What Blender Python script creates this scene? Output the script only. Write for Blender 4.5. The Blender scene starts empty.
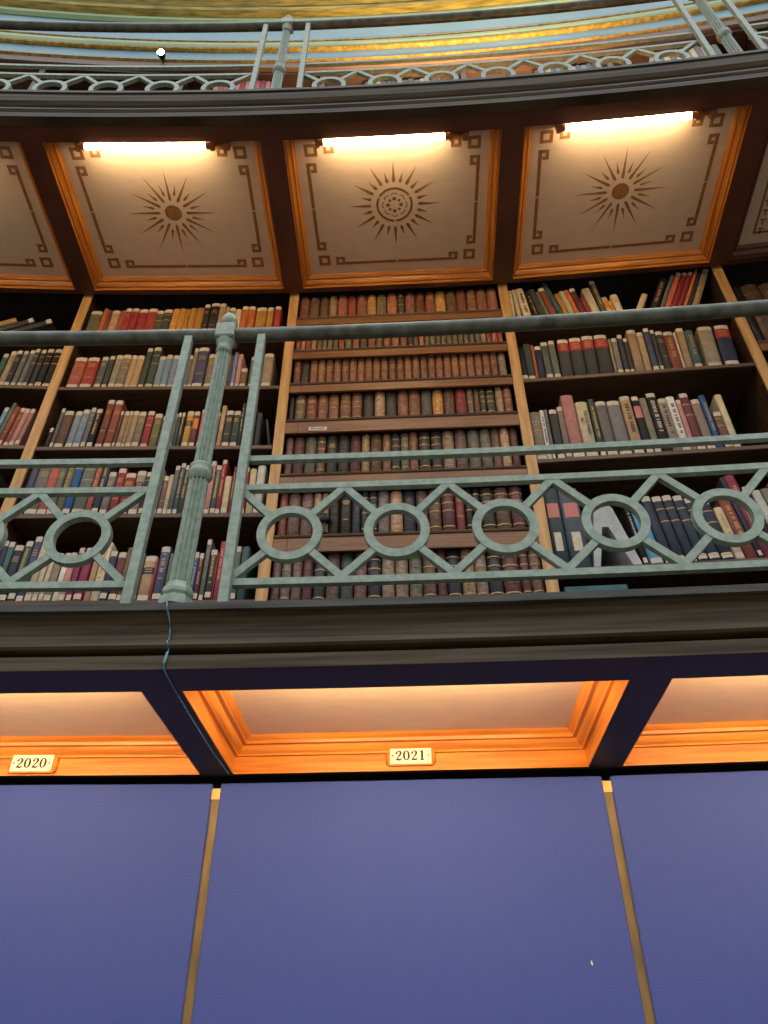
import bpy, bmesh, math, random
from mathutils import Vector, Matrix, Euler
R = math.radians
sc = bpy.context.scene
col = sc.collection
rng = random.Random(7)

# ------------------------------------------------------------------ geometry of the rotunda
D_CAM, A_CAM, PH0, DEL = 19.6179, 0.0470, 0.0232, 0.045      # camera to room axis, bearing, first bay line, bay angle
AX, AY = -D_CAM * math.sin(A_CAM), -D_CAM * math.cos(A_CAM)
R_BOARD, R_CASE, R_RAIL = 21.4752, 21.7441, 20.9158
R_SPINE = R_CASE + 0.022
def P(r, t, z):
    a = PH0 + t * DEL
    return Vector((AX + r * math.sin(a), AY + r * math.cos(a), z))
def F(r, t, z):                                                # local frame: x along the wall, y outward, z up
    return Matrix.Translation(P(r, t, z)) @ Matrix.Rotation(-(PH0 + t * DEL), 4, 'Z')

# ------------------------------------------------------------------ mesh builder
class MB:
    def __init__(s): s.v = []; s.f = []; s.m = []; s.sm = []
    def add(s, vs, fs, m=0, smooth=False):
        o = len(s.v); s.v += [tuple(v) for v in vs]
        for f in fs: s.f.append([i + o for i in f]); s.m.append(m); s.sm.append(smooth)
    def box(s, x0, x1, y0, y1, z0, z1, m=0, M=None):
        vs = [Vector((x, y, z)) for z in (z0, z1) for y in (y0, y1) for x in (x0, x1)]
        if M is not None: vs = [M @ v for v in vs]
        s.add(vs, [(0, 2, 3, 1), (4, 5, 7, 6), (0, 1, 5, 4), (2, 6, 7, 3), (0, 4, 6, 2), (1, 3, 7, 5)], m)
    def bbox(s, x0, x1, y0, y1, z0, z1, b=0.002, m=0, M=None):   # box with chamfered edges
        xs = (x0, x1); ys = (y0, y1); zs = (z0, z1)
        bm = bmesh.new(); bmesh.ops.create_cube(bm, size=1)
        for v in bm.verts:
            v.co = Vector((xs[v.co.x > 0], ys[v.co.y > 0], zs[v.co.z > 0]))
        bmesh.ops.bevel(bm, geom=bm.edges[:], offset=b, segments=1, affect='EDGES')
        s.from_bm(bm, m, M); bm.free()
    def from_bm(s, bm, m=0, M=None, smooth=False):
        bm.verts.ensure_lookup_table(); bm.verts.index_update()
        vs = [v.co.copy() for v in bm.verts]
        if M is not None: vs = [M @ v for v in vs]
        s.add(vs, [[v.index for v in f.verts] for f in bm.faces], m, smooth)
    def loft(s, loops, closed_loop=True, cap=True, m=0, smooth=False):
        n = len(loops[0]); vs = [p for l in loops for p in l]; fs = []
        for i in range(len(loops) - 1):
            for j in range(n if closed_loop else n - 1):
                k = (j + 1) % n
                fs.append((i * n + j, i * n + k, (i + 1) * n + k, (i + 1) * n + j))
        s.add(vs, fs, m, smooth)
        if cap:
            s.add(loops[0], [list(range(n))[::-1]], m); s.add(loops[-1], [list(range(n))], m)
    def arc(s, prof, t0, t1, n, m=0, smooth=False, cap=True):   # sweep a closed (r, z) profile around the room axis
        loops = [[P(r, t0 + (t1 - t0) * i / n, z) for r, z in prof] for i in range(n + 1)]
        s.loft(loops, True, cap, m, smooth)
    def tube(s, pts, rad, n=10, m=0, cap=True, smooth=True):
        loops = []
        for i, p in enumerate(pts):
            d = (pts[min(i + 1, len(pts) - 1)] - pts[max(i - 1, 0)]).normalized()
            u = d.cross(Vector((0, 0, 1)));
            if u.length < 1e-3: u = d.cross(Vector((1, 0, 0)))
            u.normalize(); w = u.cross(d)
            rr = rad[i] if isinstance(rad, (list, tuple)) else rad
            loops.append([p + u * rr * math.cos(2 * math.pi * k / n) + w * rr * math.sin(2 * math.pi * k / n) for k in range(n)])
        s.loft(loops, True, cap, m, smooth)
    def lathe(s, prof, n=20, M=None, m=0, smooth=True, flute=0, depth=0.0):
        loops = []
        for r, z in prof:
            l = []
            for k in range(n):
                a = 2 * math.pi * k / n
                q = r * (1 - depth * (0.5 - 0.5 * math.cos(flute * a)) ** 0.6) if flute else r
                v = Vector((q * math.cos(a), q * math.sin(a), z))
                l.append(M @ v if M is not None else v)
            loops.append(l)
        s.loft(loops, True, True, m, smooth)
    def prism(s, poly, y0, y1, m=0, M=None):                   # (x, z) polygon extruded in y
        a = [Vector((x, y0, z)) for x, z in poly]; b = [Vector((x, y1, z)) for x, z in poly]
        if M is not None: a = [M @ v for v in a]; b = [M @ v for v in b]
        s.loft([a, b], True, True, m)
    def move(s, M):
        s.v = [tuple(M @ Vector(v)) for v in s.v]; return s

def obj(name, mb, mats, parent=None, world=False, kind=None, frame=None, color=None):
    me = bpy.data.meshes.new(name)
    vs = mb.v
    inv = None
    if world and parent is not None: inv = parent.matrix_basis.inverted()
    elif frame is not None and world: inv = frame.inverted()
    if inv is not None: vs = [tuple(inv @ Vector(v)) for v in vs]
    me.from_pydata(vs, [], mb.f)
    mats = mats if isinstance(mats, (list, tuple)) else [mats]
    for m in mats: me.materials.append(m)
    me.polygons.foreach_set('material_index', mb.m)
    me.polygons.foreach_set('use_smooth', mb.sm)
    me.update()
    bm = bmesh.new(); bm.from_mesh(me); bmesh.ops.recalc_face_normals(bm, faces=bm.faces[:]); bm.to_mesh(me); bm.free()
    o = bpy.data.objects.new(name, me); col.objects.link(o)
    if parent is not None: o.parent = parent
    if frame is not None and parent is None: o.matrix_basis = frame
    if kind: o['kind'] = kind
    if color: o.color = color
    return o
def tag(o, label, cat, group=None):
    o['label'] = label; o['category'] = cat
    if group: o['group'] = group
    return o
def thing(name, label, cat, M, group=None):
    o = bpy.data.objects.new(name, None); col.objects.link(o); o.matrix_basis = M
    o.empty_display_size = 0.05
    return tag(o, label, cat, group)
def copy_tree(o, parent=None):
    c = o.copy(); col.objects.link(c); c.parent = parent
    for ch in list(o.children): copy_tree(ch, c)
    return c

# ------------------------------------------------------------------ materials
def lin(c):
    def g(x):
        x /= 255.0
        return x / 12.92 if x <= 0.04045 else ((x + 0.055) / 1.055) ** 2.4
    return (g(c[0]), g(c[1]), g(c[2]), 1.0)
def base_mat(name, rough=0.5, metal=0.0, spec=0.5):
    m = bpy.data.materials.new(name); m.use_nodes = True
    b = m.node_tree.nodes['Principled BSDF']
    b.inputs['Roughness'].default_value = rough; b.inputs['Metallic'].default_value = metal
    b.inputs['Specular IOR Level'].default_value = spec
    return m, m.node_tree, b
def noise_mat(name, c1, c2, scale=(8, 8, 8), rough=0.5, metal=0.0, detail=4, bump=0.0, spec=0.5, lo=0.35, hi=0.65, distort=0.0):
    m, nt, b = base_mat(name, rough, metal, spec); N = nt.nodes; L = nt.links
    tc = N.new('ShaderNodeTexCoord'); mp = N.new('ShaderNodeMapping'); mp.inputs['Scale'].default_value = scale
    L.new(tc.outputs['Object'], mp.inputs['Vector'])
    no = N.new('ShaderNodeTexNoise'); no.inputs['Scale'].default_value = 1.0; no.inputs['Detail'].default_value = detail
    no.inputs['Distortion'].default_value = distort
    L.new(mp.outputs['Vector'], no.inputs['Vector'])
    cr = N.new('ShaderNodeValToRGB'); cr.color_ramp.elements[0].position = lo; cr.color_ramp.elements[1].position = hi
    cr.color_ramp.elements[0].color = lin(c1); cr.color_ramp.elements[1].color = lin(c2)
    L.new(no.outputs['Fac'], cr.inputs['Fac']); L.new(cr.outputs['Color'], b.inputs['Base Color'])
    if bump:
        bp = N.new('ShaderNodeBump'); bp.inputs['Strength'].default_value = bump; bp.inputs['Distance'].default_value = 0.002
        L.new(no.outputs['Fac'], bp.inputs['Height']); L.new(bp.outputs['Normal'], b.inputs['Normal'])
    return m
def plain(name, c, rough=0.5, metal=0.0, spec=0.5):
    m, nt, b = base_mat(name, rough, metal, spec); b.inputs['Base Color'].default_value = lin(c); return m
def emit(name, c, strength):
    m, nt, b = base_mat(name); b.inputs['Base Color'].default_value = lin(c)
    b.inputs['Emission Color'].default_value = lin(c); b.inputs['Emission Strength'].default_value = strength
    return m
def cover_mat(name, rough, amount, scale, spec=0.4):           # book covers: the object's own colour, worn by noise
    m, nt, b = base_mat(name, rough, 0, spec); N = nt.nodes; L = nt.links
    oi = N.new('ShaderNodeObjectInfo'); tc = N.new('ShaderNodeTexCoord')
    ad = N.new('ShaderNodeVectorMath'); ad.operation = 'ADD'
    L.new(tc.outputs['Object'], ad.inputs[0]); L.new(oi.outputs['Location'], ad.inputs[1])
    no = N.new('ShaderNodeTexNoise'); no.inputs['Scale'].default_value = scale; no.inputs['Detail'].default_value = 5
    L.new(ad.outputs['Vector'], no.inputs['Vector'])
    mr = N.new('ShaderNodeMapRange'); mr.inputs['From Min'].default_value = 0.3; mr.inputs['From Max'].default_value = 0.7
    mr.inputs['To Min'].default_value = 1 - amount; mr.inputs['To Max'].default_value = 1 + amount
    L.new(no.outputs['Fac'], mr.inputs['Value'])
    hs = N.new('ShaderNodeHueSaturation'); L.new(oi.outputs['Color'], hs.inputs['Color']); L.new(mr.outputs['Result'], hs.inputs['Value'])
    L.new(hs.outputs['Color'], b.inputs['Base Color'])
    return m
M = {}
M['oak'] = noise_mat('varnished_oak', (168, 98, 32), (212, 138, 54), (3, 60, 60), 0.32, detail=6, distort=0.4, bump=0.05)
M['oak_side'] = noise_mat('varnished_oak_side', (168, 98, 32), (212, 138, 54), (60, 3, 60), 0.32, detail=6, distort=0.4, bump=0.05)
M['pale_oak'] = noise_mat('pale_oak_edge', (190, 142, 82), (222, 176, 110), (50, 50, 4), 0.45, detail=6, bump=0.05)
M['shelf'] = noise_mat('dark_shelf_wood', (52, 35, 24), (74, 51, 35), (4, 60, 60), 0.45, detail=5)
M['shelf_edge'] = noise_mat('worn_shelf_edge', (82, 60, 42), (112, 84, 58), (4, 60, 60), 0.5, detail=5)
M['valance'] = noise_mat('brown_shelf_board', (120, 80, 46), (150, 104, 62), (4, 70, 70), 0.4, detail=5)
M['case_dark'] = noise_mat('case_interior', (24, 17, 14), (34, 24, 19), (6, 6, 20), 0.8, detail=3)
M['case_side'] = noise_mat('pierced_case_side', (40, 27, 19), (92, 62, 40), (90, 90, 60), 0.6, detail=2)
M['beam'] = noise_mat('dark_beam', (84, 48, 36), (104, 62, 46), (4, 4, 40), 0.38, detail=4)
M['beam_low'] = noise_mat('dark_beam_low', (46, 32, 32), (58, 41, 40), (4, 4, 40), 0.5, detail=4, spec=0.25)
M['iron'] = noise_mat('verdigris_iron', (124, 142, 127), (150, 166, 150), (55, 55, 55), 0.42, metal=0.0, detail=6, bump=0.05)
M['bronze'] = noise_mat('dark_handrail', (66, 70, 60), (98, 108, 96), (24, 24, 24), 0.36, detail=6, bump=0.1)  # handrail in a darker tone than the rest of the railing
M['fascia'] = noise_mat('bronzed_fascia', (50, 42, 28), (84, 74, 56), (3, 3, 90), 0.5, detail=5, spec=0.22)
M['fascia_edge'] = noise_mat('worn_fascia_edge', (54, 54, 50), (82, 84, 80), (6, 6, 60), 0.5, detail=5, spec=0.25)
M['board'] = noise_mat('blue_board_cloth', (51, 72, 158), (55, 78, 166), (260, 260, 260), 0.75, detail=2, bump=0.03, spec=0.25)
M['plaster'] = noise_mat('cream_painted_panel', (214, 190, 166), (219, 196, 172), (12, 30, 12), 0.55, detail=3, bump=0.05)
M['stencil'] = noise_mat('bronze_stencil', (138, 92, 48), (158, 110, 62), (40, 40, 40), 0.5)
M['strip'] = noise_mat('brassy_strip', (74, 70, 50), (110, 98, 68), (30, 30, 8), 0.5)
M['ivory'] = plain('ivory_plate', (240, 232, 218), 0.35)
M['ink'] = plain('black_ink', (22, 20, 22), 0.5)
M['white'] = noise_mat('paper_label', (204, 190, 164), (224, 212, 188), (60, 60, 60), 0.7)
M['gold'] = plain('gilt', (192, 154, 92), 0.4, 0.2)
M['redlab'] = plain('red_title_label', (176, 44, 44), 0.5)
M['pinklab'] = plain('pink_label', (208, 130, 120), 0.6)
M['blacklab'] = plain('black_title_label', (30, 28, 28), 0.4)
M['oralab'] = plain('orange_label', (214, 128, 44), 0.5)
M['pages'] = noise_mat('page_edges', (190, 172, 140), (214, 198, 168), (20, 20, 400), 0.8)
M['cloth'] = cover_mat('book_cloth', 0.62, 0.14, 45)
M['leather'] = cover_mat('book_leather', 0.42, 0.42, 70)
M['tube'] = emit('warm_fluorescent_glow', (255, 222, 168), 46.0)
M['tube_low'] = emit('warm_fluorescent_glow_low', (255, 214, 150), 100.0)
M['cap'] = plain('tube_holder', (150, 96, 52), 0.4)
M['blueband'] = noise_mat('pale_blue_paint', (112, 156, 174), (126, 170, 186), (3, 3, 3), 0.45)
M['greenband'] = noise_mat('pale_green_paint', (140, 172, 126), (158, 184, 138), (3, 3, 3), 0.45)
M['gilt_band'] = noise_mat('gilded_moulding', (134, 108, 38), (188, 156, 70), (30, 30, 30), 0.35, metal=0.4, detail=5, bump=0.2)
M['gilt_orn'] = noise_mat('gilded_ornament', (116, 110, 50), (182, 164, 80), (6, 6, 60), 0.4, metal=0.35, detail=6, bump=0.4)
M['floor'] = noise_mat('stone_floor', (120, 106, 92), (142, 128, 112), (2, 2, 2), 0.5)
M['black'] = plain('black_plastic', (24, 26, 28), 0.4)
M['cable'] = noise_mat('blue_grey_cable', (52, 96, 116), (120, 170, 190), (80, 80, 80), 0.5)
M['boxgrey'] = noise_mat('grey_white_card', (170, 176, 176), (190, 196, 196), (20, 20, 20), 0.6)
M['tealcard'] = noise_mat('teal_card', (52, 92, 100), (66, 108, 116), (20, 20, 20), 0.6)
M['letter'] = plain('faded_letter_paint', (60, 56, 52), 0.8)
M['lamp'] = emit('lamp_glow', (255, 246, 226), 60.0)
M['uplight'] = emit('uplight_glow', (255, 176, 92), 26.0)

# ------------------------------------------------------------------ the setting
def ring_struct(name, prof, t0, t1, n, mat, kind='structure', smooth=False):
    mb = MB(); mb.arc(prof, t0, t1, n, smooth=smooth); return obj(name, mb, mat, kind=kind)
fl = MB(); n = 64
fl.loft([[Vector((AX + 21.7 * math.cos(2 * math.pi * i / n), AY + 21.7 * math.sin(2 * math.pi * i / n), z)) for i in range(n)] for z in (-0.1, 0.0)])
obj('floor', fl, M['floor'], kind='structure')
TA, TB, TN = -6, 7, 78
ring_struct('wall_back', [(21.60, 0.0), (22.5, 0.0), (22.5, 2.27), (21.60, 2.27)], TA, TB, TN, M['case_dark'])
# gallery floors
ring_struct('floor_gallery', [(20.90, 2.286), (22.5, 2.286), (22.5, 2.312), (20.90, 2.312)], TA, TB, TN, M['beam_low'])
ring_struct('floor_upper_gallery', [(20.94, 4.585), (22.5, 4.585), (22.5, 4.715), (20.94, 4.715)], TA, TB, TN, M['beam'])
ring_struct('wall_upper', [(22.10, 2.312), (22.5, 2.312), (22.5, 4.585), (22.10, 4.585)], TA, TB, TN, M['case_dark'])
ring_struct('wall_top', [(22.20, 4.715), (22.5, 4.715), (22.5, 7.3), (22.20, 7.3)], TA, TB, TN, M['case_dark'])
# soffit beams: a front beam, a back beam and one radial beam per bay line, flush underneath
def soffit(name, z0, z1, rf0, rfi, zfi, rf1, rb0, rb1, hw, ks, mat):
    mb = MB()
    mb.arc([(rf0, z0), (rf1, z0), (rf1, z1), (rfi, z1), (rfi, zfi), (rf0, zfi)], TA, TB, TN)
    mb.arc([(rb0, z0 + 0.004), (rb1, z0 + 0.004), (rb1, z1), (rb0, z1)], TA, TB, TN)
    for k in ks:
        lo = []
        for z in (z0, z1):
            lo.append([P(rf1, k - hw, z), P(rf1, k + hw, z), P(rb0, k + hw, z), P(rb0, k - hw, z)])
        mb.loft(lo)
    return obj(name, mb, mat, kind='structure')
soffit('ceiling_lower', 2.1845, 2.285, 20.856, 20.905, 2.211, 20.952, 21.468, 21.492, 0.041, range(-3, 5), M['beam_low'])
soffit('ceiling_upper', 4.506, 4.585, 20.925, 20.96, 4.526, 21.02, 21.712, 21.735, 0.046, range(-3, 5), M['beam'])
# fascia mouldings of both galleries
FASC = [(20.853, 2.185), (20.853, 2.2126), (20.858, 2.2150), (20.892, 2.2180), (20.892, 2.2300), (20.876, 2.2316), (20.868, 2.2345), (20.863, 2.2400), (20.864, 2.2466), (20.870, 2.2540), (20.879, 2.2580), (20.886, 2.2600), (20.8895, 2.2750), (20.888, 2.2960), (20.883, 2.3080), (20.876, 2.3140), (20.872, 2.3150)]
ring_struct('trim_1', FASC + [(20.90, 2.3150), (20.90, 2.2125), (20.8555, 2.2115), (20.8555, 2.185)], TA, TB, 156, M['fascia'])
ring_struct('trim_2', [(20.862, 2.3155), (20.862, 2.3310), (20.866, 2.3335), (20.985, 2.3445), (20.985, 2.3155)], TA, TB, 156, M['fascia_edge'])
DU, DZ = 0.112, 2.337
UF = [(20.918, 4.500), (20.916, 4.528), (20.920, 4.534), (20.944, 4.538), (20.944, 4.560), (20.930, 4.564), (20.924, 4.575), (20.924, 4.585), (20.930, 4.594),
      (20.940, 4.600), (20.940, 4.618), (20.932, 4.624), (20.922, 4.640), (20.918, 4.665), (20.918, 4.690)]
ring_struct('trim_3', UF + [(20.955, 4.690), (20.955, 4.500)], TA, TB, 156, M['fascia'])
ring_struct('trim_4', [(20.912, 4.691), (20.912, 4.708), (20.916, 4.7115), (21.05, 4.7165), (21.05, 4.691)], TA, TB, 156, M['fascia_edge'])
# entablature of the dome above the top gallery: painted bands between gilded mouldings
def band(name, pts, mat):
    ring_struct(name, pts + [(22.4, pts[-1][1]), (22.4, pts[0][1])], TA, TB, 104, mat)
band('trim_5', [(21.86, 7.255), (21.845, 7.262), (21.845, 7.335), (21.86, 7.345), (21.87, 7.352)], M['shelf_edge'])
band('trim_6', [(21.85, 7.353), (21.835, 7.362), (21.84, 7.382), (21.86, 7.392)], M['gilt_band'])
band('wall_frieze', [(21.858, 7.393), (21.858, 7.547)], M['blueband'])
band('trim_7', [(21.85, 7.548), (21.835, 7.556), (21.83, 7.568), (21.835, 7.582), (21.85, 7.592)], M['gilt_band'])
band('trim_8', [(21.845, 7.593), (21.835, 7.63), (21.84, 7.68), (21.858, 7.715)], M['greenband'])
band('trim_9', [(21.855, 7.716), (21.845, 7.725), (21.848, 7.738), (21.86, 7.745)], M['gilt_band'])
band('wall_dome', [(21.858, 7.746), (21.858, 8.045)], M['blueband'])
band('trim_10', [(21.85, 8.046), (21.83, 8.075), (21.835, 8.13), (21.85, 8.150)], M['greenband'])
band('trim_11', [(21.84, 8.151), (21.80, 8.185), (21.79, 8.215), (21.82, 8.245), (21.80, 8.275), (21.77, 8.32), (21.775, 8.37), (21.80, 8.40), (21.76, 8.46), (21.70, 8.60), (21.66, 8.75), (21.66, 9.0)], M['gilt_orn'])

# ------------------------------------------------------------------ coffers
def coffer(k, z0, steps, r0, r1, hw, fr, label, group, stencil=None, dark=False):
    rm = (r0 + r1) / 2; fm = F(rm, k + 0.5, z0)
    t = thing('ceiling_coffer', label, 'ceiling coffer', fm, group)
    def corners(ins, z):
        dt = ins / (DEL * rm); f = ins * fr
        return [P(r0 + f, k + hw + dt, z), P(r0 + f, k + 1 - hw - dt, z), P(r1 - ins, k + 1 - hw - dt, z), P(r1 - ins, k + hw + dt, z)]
    mb = MB(); L = [corners(i, z0 + z) for i, z in steps]
    zt = z0 + steps[-1][1]
    L += [corners(steps[-1][0], zt + 0.012), corners(0.0012, zt + 0.012), corners(0.0012, z0)]
    n = len(L); vs = [p for l in L for p in l]; fs = []
    for i in range(n):
        a = i * 4; b = ((i + 1) % n) * 4
        for j in range(4):
            q = (j + 1) % 4; fs.append((a + j, a + q, b + q, b + j))
    mb.add(vs, fs); mb.m = [i % 2 for i in range(len(fs))]; obj('moulded_frame', mb, [M['beam'], M['beam']] if dark else [M['oak'], M['oak_side']], t, world=True)  # dark frame: shade of the unlit coffer is put into the wood colour
    pb = MB(); pb.loft([corners(steps[-1][0] - 0.002, zt), corners(steps[-1][0] - 0.002, zt + 0.010)])
    mi = fm.inverted(); pb.move(mi)
    if stencil:
        zz = zt - z0 - 0.0006; cs = [mi @ c for c in corners(steps[-1][0], zt)]
        x0, x1, y0, y1 = cs[3].x, cs[2].x, cs[0].y, cs[2].y
        stencil(pb, x0, x1, y0, y1, zz)
    obj('painted_panel', pb, [M['plaster'], M['stencil']], t)
    return t
def rect(pb, x0, x1, y0, y1, z): pb.add([(x0, y0, z), (x1, y0, z), (x1, y1, z), (x0, y1, z)], [(0, 1, 2, 3)], 1)
def greek_border(pb, x0, x1, y0, y1, z, b=0.0138):
    e = 0.045; s = 0.052
    X0, X1, Y0, Y1 = x0 + e, x1 - e, y0 + e - 0.005, y1 - e
    for cx, sx in ((X0, 1), (X1, -1)):
        for cy, sy in ((Y0, 1), (Y1, -1)):
            a, c = sorted((cx, cx + sx * s)); d, f = sorted((cy, cy + sy * s))
            rect(pb, a, c, d, d + b, z); rect(pb, a, c, f - b, f, z); rect(pb, a, a + b, d + b, f - b, z); rect(pb, c - b, c, d + b, f - b, z)
    g = 0.026; hk = 0.042
    # bars along the long sides, hooks turned inwards at both ends
    for cy, sy in ((Y0, 1), (Y1, -1)):
        xa, xb = X0 + s + g, X1 - s - g; a, c = sorted((cy, cy + sy * b))
        rect(pb, xa, (xa + xb) / 2 - 0.003, a, c, z); rect(pb, (xa + xb) / 2 + 0.003, xb, a, c, z)
        for ex, sx in ((xa, 1), (xb, -1)):
            p, q = sorted((ex, ex + sx * b)); u, v = sorted((cy + sy * b, cy + sy * hk)); rect(pb, p, q, u, v, z)
            p, q = sorted((ex + sx * b, ex + sx * hk)); u, v = sorted((cy + sy * (hk - b), cy + sy * hk)); rect(pb, p, q, u, v, z)
            p, q = sorted((ex + sx * (hk - b), ex + sx * hk)); u, v = sorted((cy + sy * (hk - b), cy + sy * (hk - 1.9 * b))); rect(pb, p, q, u, v, z)
    for cx, sx in ((X0, 1), (X1, -1)):
        ya, yb = Y0 + s + g, Y1 - s - g; a, c = sorted((cx, cx + sx * b))
        rect(pb, a, c, ya, (ya + yb) / 2 - 0.003, z); rect(pb, a, c, (ya + yb) / 2 + 0.003, yb, z)
        for ey, sy in ((ya, 1), (yb, -1)):
            u, v = sorted((ey, ey + sy * b)); p, q = sorted((cx + sx * b, cx + sx * hk)); rect(pb, p, q, u, v, z)
            u, v = sorted((ey + sy * b, ey + sy * hk)); p, q = sorted((cx + sx * (hk - b), cx + sx * hk)); rect(pb, p, q, u, v, z)
            u, v = sorted((ey + sy * (hk - b), ey + sy * hk)); p, q = sorted((cx + sx * (hk - b), cx + sx * (hk - 1.9 * b))); rect(pb, p, q, u, v, z)
def ray(pb, cx, cy, a, ra, rb, w, z):
    ca, sa = math.cos(a), math.sin(a); pts = []
    prof = [(ra, 0.35), (ra + 0.004, 0.8), (ra + 0.012, 1.0), (ra + 0.4 * (rb - ra), 0.62), (rb, 0.0)]
    up = [(r, w * f) for r, f in prof]; dn = [(r, -w * f) for r, f in prof[:-1]][::-1]
    pts = [(cx + r * ca - h * sa, cy + r * sa + h * ca, z) for r, h in up + dn]
    pb.add(pts, [list(range(len(pts)))], 1)
def disc(pb, cx, cy, r, z, n=24, r2=None, a0=0, a1=2 * math.pi):
    if r2 is None: pb.add([(cx + r * math.cos(2 * math.pi * i / n), cy + r * math.sin(2 * math.pi * i / n), z) for i in range(n)], [list(range(n))], 1)
    else:
        for i in range(n):
            u, v = a0 + (a1 - a0) * i / n, a0 + (a1 - a0) * (i + 1) / n
            pb.add([(cx + q * math.cos(w), cy + q * math.sin(w), z) for q, w in ((r2, u), (r, u), (r, v), (r2, v))], [(0, 1, 2, 3)], 1)
def sun_plain(pb, x0, x1, y0, y1, z):
    greek_border(pb, x0, x1, y0, y1, z); cx, cy = 0, (y0 + y1) / 2 + 0.005
    disc(pb, cx, cy, 0.036, z)
    for i in range(24): ray(pb, cx, cy, 2 * math.pi * i / 24, 0.056 if i % 2 == 0 else 0.080, 0.197 if i % 2 == 0 else 0.135, 0.0066 if i % 2 == 0 else 0.0058, z)
def sun_rosette(pb, x0, x1, y0, y1, z):
    greek_border(pb, x0, x1, y0, y1, z); cx, cy = 0, (y0 + y1) / 2 - 0.005
    for i in range(3): disc(pb, cx, cy, 0.079, z, 12, 0.069, 2 * math.pi * i / 3 + math.pi / 2 + 0.05, 2 * math.pi * (i + 1) / 3 + math.pi / 2 - 0.05)
    for i in range(8):
        a = 2 * math.pi * i / 8
        disc(pb, cx + 0.028 * math.cos(a), cy + 0.028 * math.sin(a), 0.0085 if i % 2 == 0 else 0.0065, z, 10)
        disc(pb, cx + 0.038 * math.cos(a), cy + 0.038 * math.sin(a), 0.0175, z, 6, 0.0135, a - 1.1, a + 1.1)
    for i in range(24): ray(pb, cx, cy, 2 * math.pi * i / 24, 0.101, 0.197 if i % 2 == 0 else 0.150, 0.0075, z)
def lattice_border(pb, x0, x1, y0, y1, z):
    for e in (0.05, 0.10):
        rect(pb, x0 + e, x1 - e, y1 - e - 0.01, y1 - e, z); rect(pb, x0 + e, x1 - e, y0 + e, y0 + e + 0.01, z)
        rect(pb, x0 + e, x0 + e + 0.01, y0 + e + .01, y1 - e - .01, z); rect(pb, x1 - e - 0.01, x1 - e, y0 + e + .01, y1 - e - .01, z)
    for j in range(12):
        y = y0 + 0.075 + j * 0.045
        for xx in (x0 + 0.066, x1 - 0.094): rect(pb, xx, xx + 0.028, y, y + 0.008, z); rect(pb, xx + 0.01, xx + 0.018, y + .008, y + 0.03, z)
    disc(pb, 0, (y0 + y1) / 2, 0.04, z)
UP = [(0.0025, 0), (0.0025, 0.016), (0.010, 0.0162), (0.010, 0.022), (0.016, 0.030), (0.020, 0.036), (0.028, 0.0363), (0.029, 0.044), (0.040, 0.054)]
LO = [(0.0025, 0), (0.0025, 0.042), (0.011, 0.0424), (0.011, 0.047), (0.016, 0.052), (0.021, 0.060), (0.023, 0.0655), (0.033, 0.0660), (0.034, 0.074), (0.046, 0.085)]
UL = {-2: 'upper coffer cut by the left edge, cream panel with part of a bronze border', -1: 'upper coffer with a spiky bronze sun round a small plain disc, beside the column',
      0: 'upper coffer with a bronze sun round a ringed rosette, over the leather volumes', 1: 'upper coffer with a spiky plain-disc sun, over the leaning books',
      2: 'unlit grey upper coffer with a lattice border at the right edge'}
for k in range(-2, 3):
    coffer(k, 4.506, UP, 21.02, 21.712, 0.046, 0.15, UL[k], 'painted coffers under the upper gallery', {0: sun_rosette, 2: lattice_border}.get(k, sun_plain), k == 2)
LL = {-1: 'lower oak coffer with plain cream panel above the 2020 plate', 0: 'lower oak coffer with plain cream panel above the 2021 plate',
      1: 'lower oak coffer with plain cream panel beyond the right-hand beam'}
for k in (-1, 0, 1):
    coffer(k, 2.185, LO, 20.952, 21.465, 0.041, 0.3, LL[k], 'plain coffers under the lower gallery')

# ------------------------------------------------------------------ fluorescent tubes
def tube_light(k, r, z, label, group, ta=0.215, tb=0.72, glow='tube'):
    tc = k + (ta + tb) / 2
    t = thing('fluorescent_tube', label, 'tube light', F(r, tc, z), group)
    hl = (tb - ta) / 2 * DEL * r
    a = MB(); a.tube([Vector((-hl, 0, 0)), Vector((hl, 0, 0))], 0.0125, 14); obj('glowing_tube', a, M[glow], t)
    for s in (-1, 1):
        c = MB(); c.tube([Vector((s * hl, 0, 0)), Vector((s * (hl + 0.018), 0, 0))], 0.0125, 12)
        c.box(*sorted((s * (hl + 0.018), s * (hl + 0.034))), -0.014, 0.014, -0.016, 0.040); obj('tube_holder', c, M['cap'], t)
    b = MB(); b.tube([Vector((hl + 0.034, 0, 0.004)), Vector((hl + 0.085, 0, 0.004))], 0.006, 8)
    b.box(hl + 0.070, hl + 0.094, -0.014, 0.014, -0.014, 0.040); obj('starter_bracket', b, M['cap'], t)
    r_ = MB(); r_.box(-hl - 0.03, hl + 0.09, -0.010, 0.010, 0.030, 0.040); obj('backing_rail', r_, M['cap'], t)
for k, l in ((-2, 'glowing tube light in the coffer cut by the left edge'), (-1, 'glowing warm tube light above the sun left of the middle coffer'),
             (0, 'glowing warm tube light above the ringed rosette sun'), (1, 'glowing warm tube light above the sun right of the middle coffer')):
    tube_light(k, 21.037, 4.5135, l, 'tube lights of the upper coffers')
for k, l in ((-1, 'tube light hidden in the coffer of the 2020 plate'), (0, 'tube light hidden in the coffer of the 2021 plate'), (1, 'tube light hidden in the lower right coffer')):
    tube_light(k, 20.985, 2.224, l, 'tube lights of the lower coffers', 0.13, 0.87, 'tube_low')

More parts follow.
